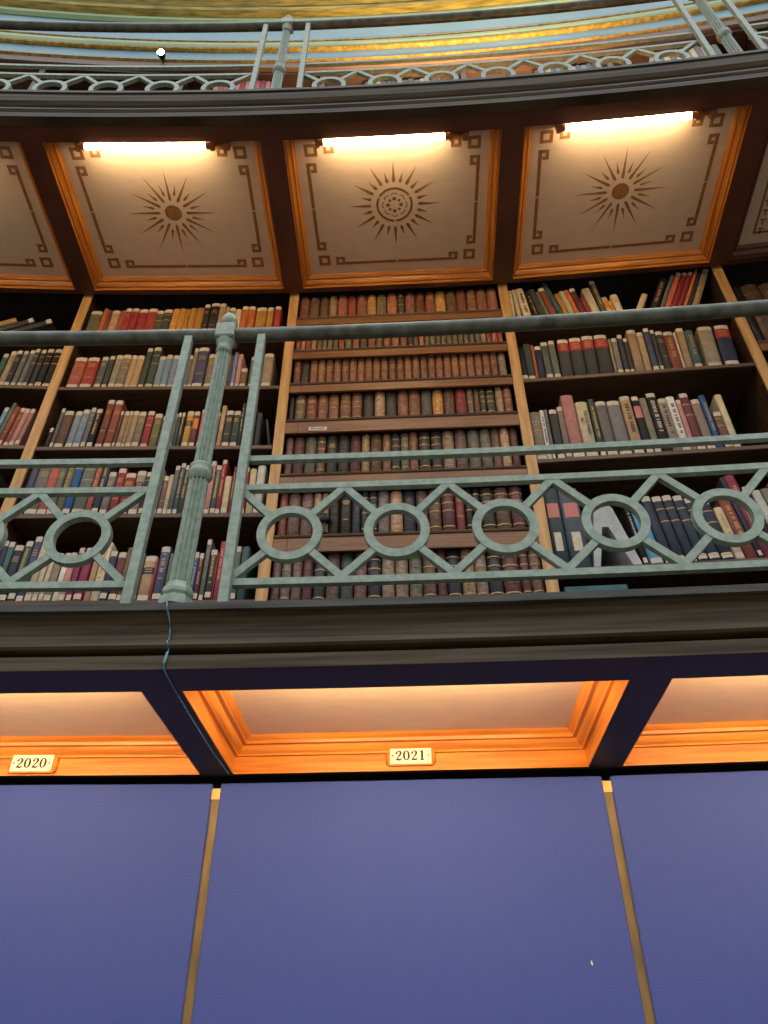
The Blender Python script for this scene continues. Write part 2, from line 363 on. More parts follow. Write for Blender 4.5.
# ------------------------------------------------------------------ lettering helpers
def text_mb(s, size, depth=0.0006):
    cu = bpy.data.curves.new('lettering', 'FONT'); cu.body = s; cu.size = size; cu.align_x = 'CENTER'; cu.align_y = 'CENTER'; cu.extrude = depth / 2; cu.resolution_u = 3
    o = bpy.data.objects.new('lettering', cu); col.objects.link(o); bpy.context.view_layer.update()
    me = bpy.data.meshes.new_from_object(o); mb = MB()
    mb.add([v.co for v in me.vertices], [list(p.vertices) for p in me.polygons])
    bpy.data.objects.remove(o); bpy.data.meshes.remove(me); bpy.data.curves.remove(cu); return mb
FACE = Matrix(((1, 0, 0, 0), (0, 0, -1, 0), (0, 1, 0, 0), (0, 0, 0, 1)))       # text plane -> upright, facing the room
DOWN = Matrix(((0, 1, 0, 0), (0, 0, -1, 0), (-1, 0, 0, 0), (0, 0, 0, 1)))      # read from top to bottom
def stroke(mb, pts, y, sc_, ox, oz):
    for i in range(len(pts) - 1):
        (x0, z0, w0), (x1, z1, w1) = pts[i], pts[i + 1]; w0 *= 1.4; w1 *= 1.4
        d = Vector((x1 - x0, z1 - z0)); d.normalize(); nx, nz = -d.y, d.x; e = 0.012
        q = [(x0 - d.x * e + nx * w0 / 2, z0 - d.y * e + nz * w0 / 2), (x1 + d.x * e + nx * w1 / 2, z1 + d.y * e + nz * w1 / 2), (x1 + d.x * e - nx * w1 / 2, z1 + d.y * e - nz * w1 / 2), (x0 - d.x * e - nx * w0 / 2, z0 - d.y * e - nz * w0 / 2)]
        mb.prism([(ox + a * sc_, oz + b * sc_) for a, b in q], y - 0.0006, y)
def digit(ch, h, ox, oz, y):
    mb = MB()
    if ch == '0':
        pts = []
        for i in range(25):
            a = 2 * math.pi * i / 24; pts.append((0.32 + 0.25 * math.cos(a), 0.5 + 0.46 * math.sin(a), 0.06 + 0.10 * abs(math.cos(a)) ** 1.5))
        stroke(mb, pts, y, h, ox, oz)
    elif ch == '2':
        stroke(mb, [(0.13, 0.66, 0.15), (0.12, 0.74, 0.17), (0.15, 0.84, 0.08), (0.24, 0.93, 0.06), (0.36, 0.95, 0.07), (0.48, 0.90, 0.12), (0.54, 0.79, 0.16), (0.52, 0.66, 0.15), (0.42, 0.50, 0.11), (0.28, 0.33, 0.08), (0.15, 0.17, 0.07), (0.09, 0.07, 0.06)], y, h, ox, oz)
        stroke(mb, [(0.08, 0.06, 0.10), (0.24, 0.10, 0.13), (0.40, 0.06, 0.13), (0.54, 0.08, 0.10), (0.60, 0.18, 0.06), (0.61, 0.28, 0.04)], y, h, ox, oz)
    else:
        stroke(mb, [(0.32, 0.02, 0.16), (0.32, 0.97, 0.16)], y, h, ox, oz)
        stroke(mb, [(0.14, 0.035, 0.07), (0.50, 0.035, 0.07)], y, h, ox, oz)
        stroke(mb, [(0.30, 0.95, 0.08), (0.22, 0.86, 0.07), (0.13, 0.82, 0.06)], y, h, ox, oz)
    return mb
def number_plate(txt, t_, label):
    t = thing('number_plate', label, 'number plate', F(21.4638, t_, 2.2185 if t_ > 0 else 2.2125), 'ivory number plates')
    b = MB(); hw, hh = 0.0665, 0.0235
    prof = [(-hw, 0, -0.010), (-hw + 0.006, -0.012, -0.018), (-hw + 0.012, -0.0155, -hh), (hw - 0.012, -0.0155, -hh), (hw - 0.006, -0.012, -0.018), (hw, 0, -0.010)]
    lo = []
    for x, y, z in prof: lo.append([Vector((x, 0.0012, z)), Vector((x, y, z)), Vector((x, y, -z)), Vector((x, 0.0012, -z))])
    b.loft(lo); obj('wooden_block', b, M['oak'], t)
    f = MB(); f.bbox(-0.0515, 0.0515, -0.0180, -0.0152, -0.0205, 0.0205, 0.0008); obj('ivory_face', f, M['ivory'], t)
    for i, ch in enumerate(txt): obj('digit', digit(ch, 0.0245, -0.0385 + i * 0.0196 + 0.0005, -0.0122, -0.01805), M['ink'], t)
    for s in (-1, 1):
        q = MB(); q.lathe([(0.0024, 0), (0.0024, 0.0008), (0.001, 0.0014)], 10, Matrix.Translation((s * 0.0445, -0.018, 0)) @ Matrix.Rotation(R(90), 4, 'X')); obj('screw', q, M['strip'], t)
number_plate('2020', -0.483, 'ivory number plate reading 2020 on the oak coffer edge')
number_plate('2021', 0.505, 'ivory number plate reading 2021 on the oak coffer edge')

# ------------------------------------------------------------------ blue boards and the strips between them
BL = {-1: 'blue cloth-covered board below the 2020 plate', 0: 'wide blue board below the 2021 plate with one white fleck', 1: 'blue cloth-covered board beyond the right-hand strip'}
for k in (-2, -1, 0, 1, 2):
    fm = F(R_BOARD, k + 0.5, 0); hw = DEL * R_BOARD / 2 - 0.0105
    t = thing('display_board', BL.get(k, 'blue board outside the view'), 'display board', fm, 'blue boards over the lower bookcases') if k in BL else None
    if t is None: continue
    b = MB(); b.bbox(-hw, hw, 0, 0.018, 0.03, 2.168, 0.0025); obj('cloth_panel', b, M['board'], t)
    if k == 0:
        q = MB(); q.add([(0.379, -0.0005, 1.772), (0.382, -0.0005, 1.769), (0.3835, -0.0005, 1.773), (0.381, -0.0005, 1.779), (0.379, -0.0005, 1.777)], [(0, 1, 2, 3, 4)]); obj('white_fleck', q, M['white'], t)
for i, k in enumerate((-1, 0, 1, 2)):
    fm = F(R_BOARD + 0.012, k, 0); b = MB(); b.bbox(-0.016, 0.016, 0.0, 0.10, 0.0, 2.15, 0.003); b.box(-0.014, 0.014, -0.004, 0.0, 2.13, 2.156, 1); b.box(-0.016, 0.016, 0.0, 0.06, 2.15, 2.158, 0)
    obj('trim_%d' % (12 + i), b, [M['strip'], M['pale_oak']], kind='structure', frame=fm)

# ------------------------------------------------------------------ railings
def railing(r, dz, label, t0, t1, cols, lift=0.0):
    t = thing('gallery_railing', label, 'railing', F(r, 0.5, 2.345 + dz))
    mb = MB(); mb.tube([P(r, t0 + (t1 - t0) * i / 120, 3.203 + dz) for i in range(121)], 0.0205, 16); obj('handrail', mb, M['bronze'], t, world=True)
    for c in cols:
        fm = F(r, c + 0.008, dz)
        b = MB(); b.lathe([(0.0228, 2.400), (0.0230, 2.41), (0.0215, 2.69)], 96, fm, flute=12, depth=0.36); b.lathe([(0.0205, 2.728), (0.0182, 3.135)], 96, fm, flute=12, depth=0.36)
        cl = obj('fluted_column', b, M['iron'], t, world=True)
        def sub(name, q): 
            q.move(t.matrix_basis.inverted()); o = obj(name, q, M['iron'], cl)
        q = MB(); q.lathe([(0.038, 2.345), (0.038, 2.362), (0.034, 2.366), (0.030, 2.370), (0.034, 2.376), (0.034, 2.384), (0.028, 2.394), (0.026, 2.402), (0.001, 2.403)], 8, fm, smooth=False); sub('column_base', q)
        q = MB(); q.lathe([(0.0205, 2.686), (0.0235, 2.690), (0.0285, 2.699), (0.0295, 2.706), (0.0265, 2.712), (0.0255, 2.715), (0.0285, 2.721), (0.0275, 2.727), (0.0200, 2.731)], 28, fm); sub('collar', q)
        q = MB(); q.lathe([(0.0180, 3.130), (0.0215, 3.135), (0.0215, 3.140), (0.0185, 3.144), (0.020, 3.158), (0.025, 3.168), (0.025, 3.174)], 24, fm); sub('capital', q)
        q = MB(); q.bbox(-0.026, 0.026, -0.028, 0.026, 3.174, 3.230, 0.004, 0, fm); sub('capital_block', q)
        q = MB(); q.lathe([(0.014, 3.229), (0.013, 3.238), (0.020, 3.246), (0.0235, 3.258), (0.021, 3.273), (0.014, 3.286), (0.007, 3.294), (0.001, 3.299)], 20, fm); sub('finial', q)
        for s in (-0.098, 0.114):
            b = MB(); b.bbox(-0.011, 0.011, -0.016, 0.004, 2.3445, 3.190, 0.0015, 0, F(r, c + s, dz)); obj('flat_post', b, M['iron'], t, world=True)
    z = lambda v: v + dz + lift
    for c in cols[:-1]:
        ta, tb = c + 0.114 + 0.011, c + 2 - 0.098 - 0.011
        b = MB(); b.arc([(r + 0.001, z(2.746)), (r + 0.016, z(2.746)), (r + 0.016, z(2.762)), (r + 0.001, z(2.762))], ta, tb, 24); obj('middle_rail', b, M['iron'], t, world=True)
        b = MB()
        for zz in (2.673, 2.418): b.arc([(r, z(zz - 0.016)), (r + 0.016, z(zz - 0.016)), (r + 0.016, z(zz)), (r, z(zz))], ta, tb, 24)
        lp = obj('lattice_panel', b, M['iron'], t, world=True)
        inv = t.matrix_basis.inverted()
        for i in range(7):
            tc = c + 0.243 + i * 0.2505; fm = inv @ F(r + 0.010, tc, z(2.534))
            g = MB(); lo = [[], [], [], []]
            N = 36
            for j in range(N):
                a = 2 * math.pi * j / N
                for l, (q, y) in zip(lo, ((0.072, -0.0115), (0.072, 0.0065), (0.0525, 0.0065), (0.0525, -0.0115))): l.append(fm @ Vector((q * math.cos(a), y, q * math.sin(a))))
            g.loft(lo + [lo[0]], True, False, smooth=False); obj('ring', g, M['iron'], lp)
            hp = 0.2505 / 2 * DEL * r; hl_ = (0.243 - 0.115) * DEL * r
            for sx in (-1, 1):
                ex = sx * (hl_ if (sx < 0 and i == 0) or (sx > 0 and i == 6) else hp)
                for ez in (2.660 - 2.534, 2.4185 - 2.534):
                    d = Vector((ex, ez)); L = d.length; d.normalize(); nx, nz = -d.y * 0.0085, d.x * 0.0085
                    p0 = d * 0.070; p1 = d * (L + 0.002)
                    q = MB(); q.prism([(p0.x + nx, p0.y + nz), (p1.x + nx, p1.y + nz), (p1.x - nx, p1.y - nz), (p0.x - nx, p0.y - nz)], -0.0095, 0.0055, 0, fm); obj('diagonal_strut', q, M['iron'], lp)
    return t
railing(R_RAIL, 0.0, 'green iron railing of rings and diagonals in front of the bookshelves', -2.15, 4.15, [-2, 0, 2, 4])
railing(20.985, DZ, 'upper gallery iron railing above the cornice, cut by the top edge', -2.15, 4.15, [-2.017, -0.017, 1.983, 3.983], 0.028)

# thin cable hanging over the fascia and along the beam
pts = [P(20.866, 0.006, 2.3375), P(20.8605, 0.010, 2.331), P(20.8605, 0.012, 2.316), P(20.868, 0.014, 2.311), P(20.882, 0.015, 2.300), P(20.886, 0.019, 2.280), P(20.877, 0.023, 2.259), P(20.862, 0.025, 2.246), P(20.862, 0.028, 2.238), P(20.870, 0.029, 2.231), P(20.853, 0.033, 2.218),
       P(20.8505, 0.034, 2.212), P(20.8505, 0.032, 2.200), P(20.8505, 0.033, 2.187), P(20.857, 0.034, 2.1825), P(20.95, 0.030, 2.1832), P(21.1, 0.028, 2.1832), P(21.3, 0.028, 2.1832), P(21.46, 0.034, 2.1832)]
c = MB(); c.tube(pts, [0.0015, 0.002, 0.0015, 0.0022, 0.0014, 0.002, 0.0013, 0.0022, 0.0016, 0.0013, 0.0022, 0.0030, 0.0036, 0.0026, 0.0016, 0.0013, 0.0015, 0.0013, 0.0015], 8)
fm = F(20.85, 0, 2.34); tag(obj('thin_cable', c, M['cable'], world=True, frame=fm), 'thin frayed blue cable running down the dark fascia under the column', 'cable')

# ------------------------------------------------------------------ bookcases
def bookcase(k, zs, label, leather=False, z0=2.313, z1=4.575, letter=None):
    t = thing('bookcase', label, 'bookcase', F(R_CASE, k + 0.5, z0), 'bookcases of the lower gallery'); hw = DEL * R_CASE / 2
    b = MB(); b.box(-hw + 0.022, hw - 0.022, 0.325, 0.340, 0, z1 - z0); obj('back_panel', b, M['case_dark'], t)
    b = MB(); b.box(-0.0165 - hw, 0.0165 - hw, 0.010, 0.34, 0, z1 - z0, 0); b.bbox(-0.021 - hw, 0.021 - hw, 0.0, 0.0105, 0, z1 - z0, 0.002, 1); obj('upright', b, [M['case_side'], M['pale_oak']], t)
    for z in zs:
        b = MB(); h = z - z0
        if leather:
            prof = [(0.30, h), (0.002, h), (-0.004, h - 0.003), (-0.0065, h - 0.008), (-0.004, h - 0.013), (0.002, h - 0.016), (0.30, h - 0.016)]
            b.loft([[Vector((x, y, q)) for y, q in prof] for x in (-hw + 0.0225, hw - 0.0225)]); obj('shelf', b, M['shelf_edge'], t)
            v = MB(); vh = {3.693: 0.058, 3.407: 0.062, 3.119: 0.058}.get(z, 0.040)
            v.box(-hw + 0.0225, -hw + 0.072, 0.000, 0.010, h - 0.016 - vh, h - 0.0162); v.box(-hw + 0.0735, hw - 0.0225, 0.000, 0.010, h - 0.016 - vh, h - 0.0162); obj('shelf_valance', v, M['valance'], t)
        else:
            b.bbox(-hw + 0.0225, hw - 0.0225, 0.006, 0.323, h - 0.020, h, 0.002); b.box(-hw + 0.0225, hw - 0.0225, 0.0035, 0.0059, h - 0.018, h - 0.001, 1); obj('shelf', b, [M['shelf'], M['shelf_edge']], t)
    b = MB(); b.box(-hw + 0.02, hw - 0.02, 0.012, 0.34, z1 - z0 - 0.012, z1 - z0 - 0.001); obj('top_board', b, M['case_dark'], t)
    if letter:
        q = text_mb(letter, 0.075).move(Matrix.Translation((0.375, 0.3242, 4.045 - z0)) @ FACE); obj('painted_letter', q, M['letter'], t)
    return t

# ---- books row by row: offset along the shelf in mm, thickness, height, colour, marks, lean
ROWS = {
'L1': (-1, 4.235, '''-949 55.8 195 ol t|-891 22 214 or|-868 17.5 199 rb|-850 37.9 200 tn t|-811 22.1 207 sa|-788.5 28.9 215 rd ts|-759 33.5 215 rd t|-725 42.6 212 cr t|-682 42.7 215 rd t|-638.9 31.3 200 gn tg|-607 38.2 208 gn tg|-568 31.4 215 oc|-536 26.8 218 oc|-508.8 22.3 214 oc|-486 26.9 222 oc|-458 36 221 oc|-421.6 26.9 243 db ts|-394 43 258 db ts|-350.6 29.2 250 tn t|-321 17.8 227 tn|-302 26.9 219 tg t|-274.7 29.2 210 cm|-243 29.2 225 or t|-213 33.8 224 or t|-174 47.6 215 oc t|-123 29.2 214 oc t|-89 29.2 227 rd t'''),
'L2': (-1, 3.9, '''-941 54.3 205 sa wts|-884 52.3 205 rd wts|-825 29.1 215 gg wts|-791 22.7 219 gn wt|-765 29.1 226 tg wtg|-735.5 37.7 226 tg wtg|-697 24.9 226 tn wtg|-671.7 31.3 223 tn wtg|-636 25 273 gn wt|-608 33.5 280 gn wtg|-572 29.3 219 lb wt|-542 27.1 226 lb wt|-514 29.3 225 lv wt|-484 25 219 lb wt|-456 31.5 225 gy wt|-424 16.5 271 tg wt|-407 48.6 271 ig wts|-356 40 230 tg wts|-313 29.3 236 gy w|-283 27.2 229 tn w|-253 12.2 215 ig|-240 16.5 234 lv w|-223 20.8 227 pk w|-201.8 27.2 135 br wt|-166 31.5 212 gg wts|-129 16.5 218 tg w|-108 42.1 224 tg wts'''),
'L3': (-1, 3.56, '''-938 15.1 120 db t|-920 15.1 234 gg wt|-903 38.8 217 br wt|-859 29 218 lb wts|-828 29 224 lb wts|-796 19.2 235 gy wtg|-774 25.1 230 bk wtG|-739 29.1 283 rb wts|-707 33.1 280 rb wts|-671 11.3 218 br wt|-657 21.3 218 tn wts|-635 15.3 218 tn wts|-619 23.3 218 tn wts|-594 29.2 212 tg wts|-560 29.3 218 cr wtg|-526 31.3 200 ol ts|-492 25.3 188 mv ts|-464 31.3 205 tn wt|-430 13.4 205 te t|-414 13.4 205 gn tG|-396 29.3 216 oc wtk|-364 23.4 210 mr wto|-334 27.4 221 sa wt|-305 21.4 215 tn wt|-281 25.4 208 gy wt|-253 17.4 243 tn|-233 31.4 213 gn wts|-201 29.4 212 gn wts|-171 13.4 259 dg G|-155 23.4 246 db wtg|-129 21.4 240 dg w|-103 19.4 198 dg|-42 9.3 165 dg -9'''),
'L4': (-1, 3.226, '''-955 28.6 276 ig wt|-926.0 48.8 281 gy ws|-876.8 36.1 282 sa w|-840.3 25.1 272 gg ws|-814.8 28.8 277 ol wG|-785.6 30.7 262 bl wt|-750 47.3 288 gg wtg|-700 21.5 282 sa G|-676 27.1 288 nv wG|-647 29 221 gy wts|-615 30.9 241 rd ts|-582 42 215 cr wts|-538 34.6 225 tg wtk|-501 27.2 220 dg wtg|-471 19.8 225 br w|-449 16.1 229 gy w|-430 19.8 199 mv wts|-409.8 16.1 204 cm w|-393 18 249 gg wt|-374 18 265 te wtG|-355.6 19.8 254 gn tG|-335 25.4 198 tn w|-307 23.6 233 gy w|-281 21.7 222 rb w|-257 19.8 273 pk wt|-235 21.7 252 te wtG|-212.9 18 277 cr wtG|-194 25.4 195 cm w|-164 10.5 240 rb G|-153 21.7 261 gy wt|-127 23.5 239 cr wt|-99 23.5 228 cm|-72 31 243 wh w'''),
'L5': (-1, 2.859, '''-955 22.9 261 nv wt|-931.7 21.3 257 te wt|-909 33.1 244 nv wts|-873 26.4 261 te wtG|-846 26.4 283 ig wts|-816 24.7 266 cm w|-789 18 218 cm w|-769 16.3 214 cm w|-752 26.5 209 tg wt|-721 19.7 209 wh wt|-700.9 23.1 209 pk wt|-674 19.8 231 mg wt|-650 30 231 mg wt|-613 19.8 248 tn G|-592 30 257 cm G|-560 26.6 217 nv wt|-531 30 213 mr wt|-500.6 16.4 230 br w|-482 21.5 221 tn w|-458 23.3 208 gg w|-432 42 195 tn wtk|-388 5.2 182 cr|-381 33.5 233 ig wtG|-344 11.3 203 gg w|-330 23.3 211 tn w|-305 21.6 219 br w|-281 19.9 215 gy w|-258 16.5 210 bl tG|-240 16.5 205 mr wtG|-221 16.5 266 gy wt|-200 23.3 218 dg wtG|-176.3 4.5 205 rd|-170 19.9 252 mg G|-148 28.4 217 gy w|-117 23.3 233 gg wt|-90 26.7 229 te'''),
'F1': (-2, 4.235, '''-1533 34.4 240 tn w +62|-1452 34.4 240 dg wt +62|-1371 34.4 240 dg wt +62'''),
'F2': (-2, 3.906, '''-1261 24.4 218 te wt|-1234 26.5 239 tn wt|-1205 24.5 240 nv wts|-1178 22.4 240 gy wts|-1152 22.4 248 gg wt|-1127 20.4 252 dg wtg|-1104 22.5 252 dg wtg|-1077 28.8 256 bk wtg|-1045 33.1 257 bk wtg'''),
'F3': (-2, 3.567, '''-1170 18.8 224 lb wt +4|-1148 15 254 gg w +4|-1131 20.8 231 rb ws +4|-1107 20.8 228 rb wts +4|-1084 20.9 220 pk wt +4|-1061 18.9 220 pk wt +4'''),
'F4': (-2, 3.226, '''-1119 21.2 223 gg w|-1093 24.8 213 dg w'''),
'M1': (0, 4.343, '''25 45.6 179 rb p|73 45.6 177 br p|122 41 178 br p|166 36.3 180 tn p|205 45.6 182 sa p|253 38.6 179 rd p|295 45.5 182 wa p|343 43.2 181 oc p|389 43.2 180 ol p|436 47.7 186 sa pg|486 31.6 185 gn pg|521 45.3 184 wa p|569 43 183 rb p|615 45.2 183 rb ps|663 47.4 184 oc ps|713 47.4 185 br p|762 44.1 187 rb p|809 43.5 186 wa pg|855 46.2 186 wa p|904 47 189 wa p'''),
'M2': (0, 4.119, '''24 22.9 172 rb|48 21.6 171 sa|72 21.6 170 rb|96 22.5 169 oc|122 20.7 168 ol g|145 21.6 166 ol g|169 21.6 165 ol|193 23.3 171 ol|219 23.8 177 rd|245 32.2 175 ol|280 31.7 180 wa g|314 31.7 179 br g|349 31.3 177 wa g|383 32.6 174 br g|418 32.6 172 wa g|454 35.6 177 wa g|494 31.6 181 wa|529 21.9 186 dg g|553 21.4 185 ol|577 22.3 183 sa g|602 22.3 181 ol g|626 23.2 179 ol|652 21.8 185 ol g|676 23.1 183 ol g|702 22.2 181 ol g|726 23.5 186 ol g|751 22.6 184 ol|776 22.6 182 ol g|801 23 179 gg g|827 22.1 184 gg|852 23.4 182 tn g|878 21.2 187 rb|901 23.8 185 sa|927 21.6 189 rd g'''),
'M3': (0, 3.908, '''28 31.3 159 rb pg|61 36 166 dg p|101 31.4 164 wa pg|135 31.4 165 wa pg|169 31.3 166 wa pg|203 31.3 166 wa pg|238 30.9 167 wa pg|271 31.3 167 wa pg|305 31.3 168 wa pg|339 31.3 168 wa pg|373 31.3 169 wa pg|407 30.8 169 wa pg|441 31.2 170 wa pg|475 31.2 170 wa pg|509 31.2 170 wa pg|543 31.2 170 wa pg|577 30.7 170 wa pg|610 31.1 170 wa pg|644 31.1 170 wa pg|678 31 170 wa pg|711 31 169 wa pg|745 30.5 169 wa pg|778 30.9 169 wa pg|812 30.9 169 wa pg|846 30.8 168 wa pg|879 30.4 168 wa pg|913 32.8 171 tg p'''),
'M4': (0, 3.693, '''25 19.8 156 dg p|49 44.3 163 ol ps|96 44.3 161 rb ps|144 42.3 164 wa ps|189 41.9 165 wa pg|237 45.1 168 wa pg|285 43.9 168 wa pg|333 44.2 169 dg p|381 42.6 170 tn p|427 45 171 dg p|475 44.9 172 wa p|522 47.3 171 wa p|573 44 169 gg p|620 44.3 168 oc p|667 44.7 168 br p|715 46.2 169 cr p|763 25.6 166 ol pg|791 22.3 165 br p|815 23.5 165 gn pg|841 35.5 166 dg pg|880 30.6 168 tn p|913 34.2 167 rb pg'''),
'M5': (0, 3.407, '''27 30.2 208 mv p|60 42.9 208 mr p|106 44.4 210 gg p|153 34 208 br pg|191 42.8 210 dg ps|237 45.1 211 dg p|284 42.8 212 mr p|330 31.6 213 tn pg|365 44.3 213 br p|413 32 212 wa p|447 34.3 212 dg pg|484 32.3 213 gg pg|518 34.2 216 wa p|556 44.5 217 dg pg|604 42.5 217 dg pg|649 46.2 217 tg pg|699 45.8 217 mv p|748 46.8 216 gg p|797 42.9 216 gg p|842 31.9 216 br p|876 35.6 216 tn p|914 31.4 216 mr p'''),
'M6': (0, 3.119, '''26 30.5 213 rb p|60 45.3 207 mv p|109 43.5 206 mv p|156 27.2 205 tn p|185 26.8 204 tn p|214 36.9 207 db p|254 42.7 211 db ps|299 31.5 209 nv p|333 26.4 208 nv pg|362 30 207 nv pg|394 42.6 210 gy p|440 45.4 208 tn pg|488 44.6 206 nv p|536 42.8 204 mv p|581 45.9 206 br pg|630 47.6 209 mr pg|680 33.3 207 cr ps|716 26.5 205 bk pg|744 27.1 208 bk pg|774 49.1 206 dg pg|825 52.5 203 br pg|881 48.1 204 mr pg'''),
'M7': (0, 2.835, '''24 31.7 224 mv p|58 33.4 223 gg pg|95 34.1 222 mv p|132 34.8 221 mr p|170 41.9 220 nv pg|215 45.9 221 mv p|264 44.6 219 te p|312 43.8 220 mv p|359 46.2 218 nv pg|408 44.1 219 tg p|455 44 219 tg p|503 44.3 219 gg p|550 45.6 220 br pg|599 32.1 218 mr p|633 48.1 220 nv pg|684 44.4 216 tn pg|731 40.3 214 tg pg|774 48.5 214 nv pg|825 57.7 213 mr pg|885 30.7 213 mr pg|918 41.5 211 mv pg'''),
'R1': (1, 4.225, '''1003 17.4 276 cm|1030.4 19.7 278 cm -2|1065.1 34.4 285 cm wK -5|1114.1 23 265 bk G -8|1142.5 27.4 278 gn -9|1170.6 15.8 260 ol -9|1191.7 29 282 rb t -10|1226.6 22.3 320 te -11|1249.7 23.7 235 oc G -9|1274.1 22.8 247 cm -9|1297.6 21.4 252 or -9|1319.7 28.1 263 mr t -8|1348.5 21.4 175 rd -8|1370.5 36.9 250 cm -7|1408.1 25 302 gn tG -5|1433.6 23.7 176 cm o -5|1457.8 14.8 150 oc -5|1473.1 32.4 191 cm s -4|1521 27.4 195 cm +24|1582 33.3 308 bk G +24|1626 16.5 318 gg +24|1647 24 334 sa t +24|1676 22 333 cr t +24|1702 20.8 333 cr t +24|1728 16 348 or +24|1748 12.8 348 dg +24|1766 28.9 345 tn t +24'''),
'R2': (1, 3.88, '''1003 26.4 217 bk w|1029.8 31 241 gn w|1061.2 11.4 232 sa|1073.0 29.7 220 nv t|1105 30 246 gg wt|1137 27.9 249 gg wt|1168 48.9 251 dg tr +2|1219 52.5 255 dg tr +2|1274 51.5 266 dg tr +2|1328 56.6 267 dg tr +2|1386 10.4 236 tn +2|1399 24.7 240 gy wt +2|1426 21 254 dg wt +2|1449 18.1 232 dg wt +2|1471 38.3 281 tn ts +2|1511 27.7 263 tn t +2|1542 25.2 286 ig wt +2|1569 16.7 270 dg wt +2|1588 31.6 257 dg ts +2|1622 41.5 255 rb tG +2|1665 9 248 cm +2|1676 30.5 271 tn ts +3|1709 34.8 253 te wG +3|1761 59.1 264 tg wtg +4|1827 61.1 261 nv wtr +4'''),
'R3': (1, 3.437, '''1003 44.1 266 tg wg|1047.5 17.2 277 wh wK|1065.1 12.6 276 gy w|1083 31.5 274 dg wt|1117 23.6 288 tg wt|1142 48.8 351 pk ws|1194 48.3 312 cm wC|1247 23 322 gn wG|1273 42.5 308 gy wt|1318 51.7 306 gy wt|1374 40.4 327 tn wtK|1418 28.8 320 bk wtR|1449 26.5 308 tg w|1478 38.3 331 bk tH|1518 33.7 295 tg tK|1554 31.8 306 wh wK|1587 18.1 283 pk t|1607 34.6 320 mr wtg|1644 34.5 282 tg wt|1681 23.5 301 bl G|1708 30.3 202 br wtg|1741 26.6 297 cm w'''),
'R4': (1, 2.945, '''1003 55.2 361 sb B|1061 68.5 361 sb B|1303 16 265 bk wH -5|1326 45.7 267 sk w -5|1374 34.1 301 nv wt -5|1411 35 298 nv wtg -5|1448 33.9 300 nv wtg -5|1485 34.5 297 nv wtg -5|1521 39.6 284 nv wtg -5|1563 41.7 271 nv wtg -5|1608 30.2 232 cm wG -5|1642.8 40.7 275 rb G -6|1684.1 14.9 367 nv w -6|1701 36.7 374 mg G -6|1741 21.8 318 bk t -6|1767 31.4 297 wh -6|1802 31.3 303 gy -6|1838 28 328 cr g -6'''),
'G1': (2, 3.998, '''1994 34.7 400 bk p|2033 73.3 400 br p|2111 68.7 400 br p|2184 68.1 400 br p'''),
'G2': (2, 3.578, '''2020 66.2 363 br p|2090 62.2 359 br p|2157 54.5 356 br p'''),
}
ROWZ = lambda *ks: [ROWS[k][1] for k in ks]
bookcase(-2, ROWZ('F1', 'F2', 'F3', 'F4') + [2.86], 'bookcase at the left edge with slumped books on top')
bookcase(-1, ROWZ('L1', 'L2', 'L3', 'L4', 'L5'), 'bookcase behind the fluted column, full of cloth-bound books')
bookcase(0, ROWZ('M1', 'M2', 'M3', 'M4', 'M5', 'M6', 'M7'), 'middle bookcase packed with brown leather volumes', leather=True)
bookcase(1, ROWZ('R1', 'R2', 'R3', 'R4') + [2.45], 'bookcase right of the leather volumes with leaning books and grey binders', letter='B')
bookcase(2, ROWZ('G1', 'G2') + [3.1, 2.7], 'bookcase at the right edge with tall brown volumes', leather=True)

# ------------------------------------------------------------------ books
COL = {'rd': ((166, 64, 54), 'red'), 'cr': ((156, 52, 60), 'crimson'), 'rb': ((140, 76, 58), 'red-brown'), 'br': ((112, 84, 64), 'brown'), 'db': ((52, 42, 34), 'dark brown'),
       'tn': ((176, 146, 110), 'tan'), 'tg': ((146, 132, 112), 'grey-tan'), 'oc': ((196, 140, 66), 'ochre'), 'or': ((202, 112, 60), 'orange'), 'cm': ((212, 194, 158), 'cream'),
       'wh': ((214, 210, 198), 'white'), 'ol': ((116, 112, 78), 'olive'), 'gn': ((66, 76, 62), 'dark green'), 'gg': ((100, 106, 94), 'grey-green'), 'gy': ((120, 118, 112), 'grey'),
       'dg': ((62, 63, 61), 'dark grey'), 'bk': ((28, 28, 29), 'black'), 'nv': ((46, 56, 72), 'navy'), 'bl': ((44, 92, 150), 'bright blue'), 'lb': ((140, 162, 178), 'light blue'),
       'lv': ((136, 144, 172), 'lavender'), 'ig': ((82, 86, 112), 'slate-blue'), 'te': ((64, 92, 90), 'teal'), 'pk': ((190, 134, 126), 'pink'), 'mv': ((116, 88, 86), 'mauve'),
       'mr': ((106, 56, 58), 'maroon'), 'mg': ((148, 60, 84), 'magenta'), 'sa': ((186, 98, 78), 'salmon'), 'sk': ((98, 162, 194), 'sky-blue'), 'wa': ((152, 96, 68), 'russet'), 'sb': ((66, 80, 88), 'slate-grey')}
def spine_pts(w, b, y_off=0.0, n=7, f=1.0):
    out = []
    for i in range(n):
        u = -1 + 2 * i / (n - 1); u *= f
        out.append((u * w / 2, b * (1 - math.sqrt(max(0, 1 - 0.93 * u * u))) / (1 - math.sqrt(0.07)) - y_off))
    return out
def patch(mb, w, b, z0, z1, m, off=0.0007, f=0.97):
    p = spine_pts(w, b, off, 7, f); n = len(p)
    mb.add([(x, y, z) for z in (z0, z1) for x, y in p], [(i, i + 1, n + i + 1, n + i) for i in range(n - 1)], m, True)
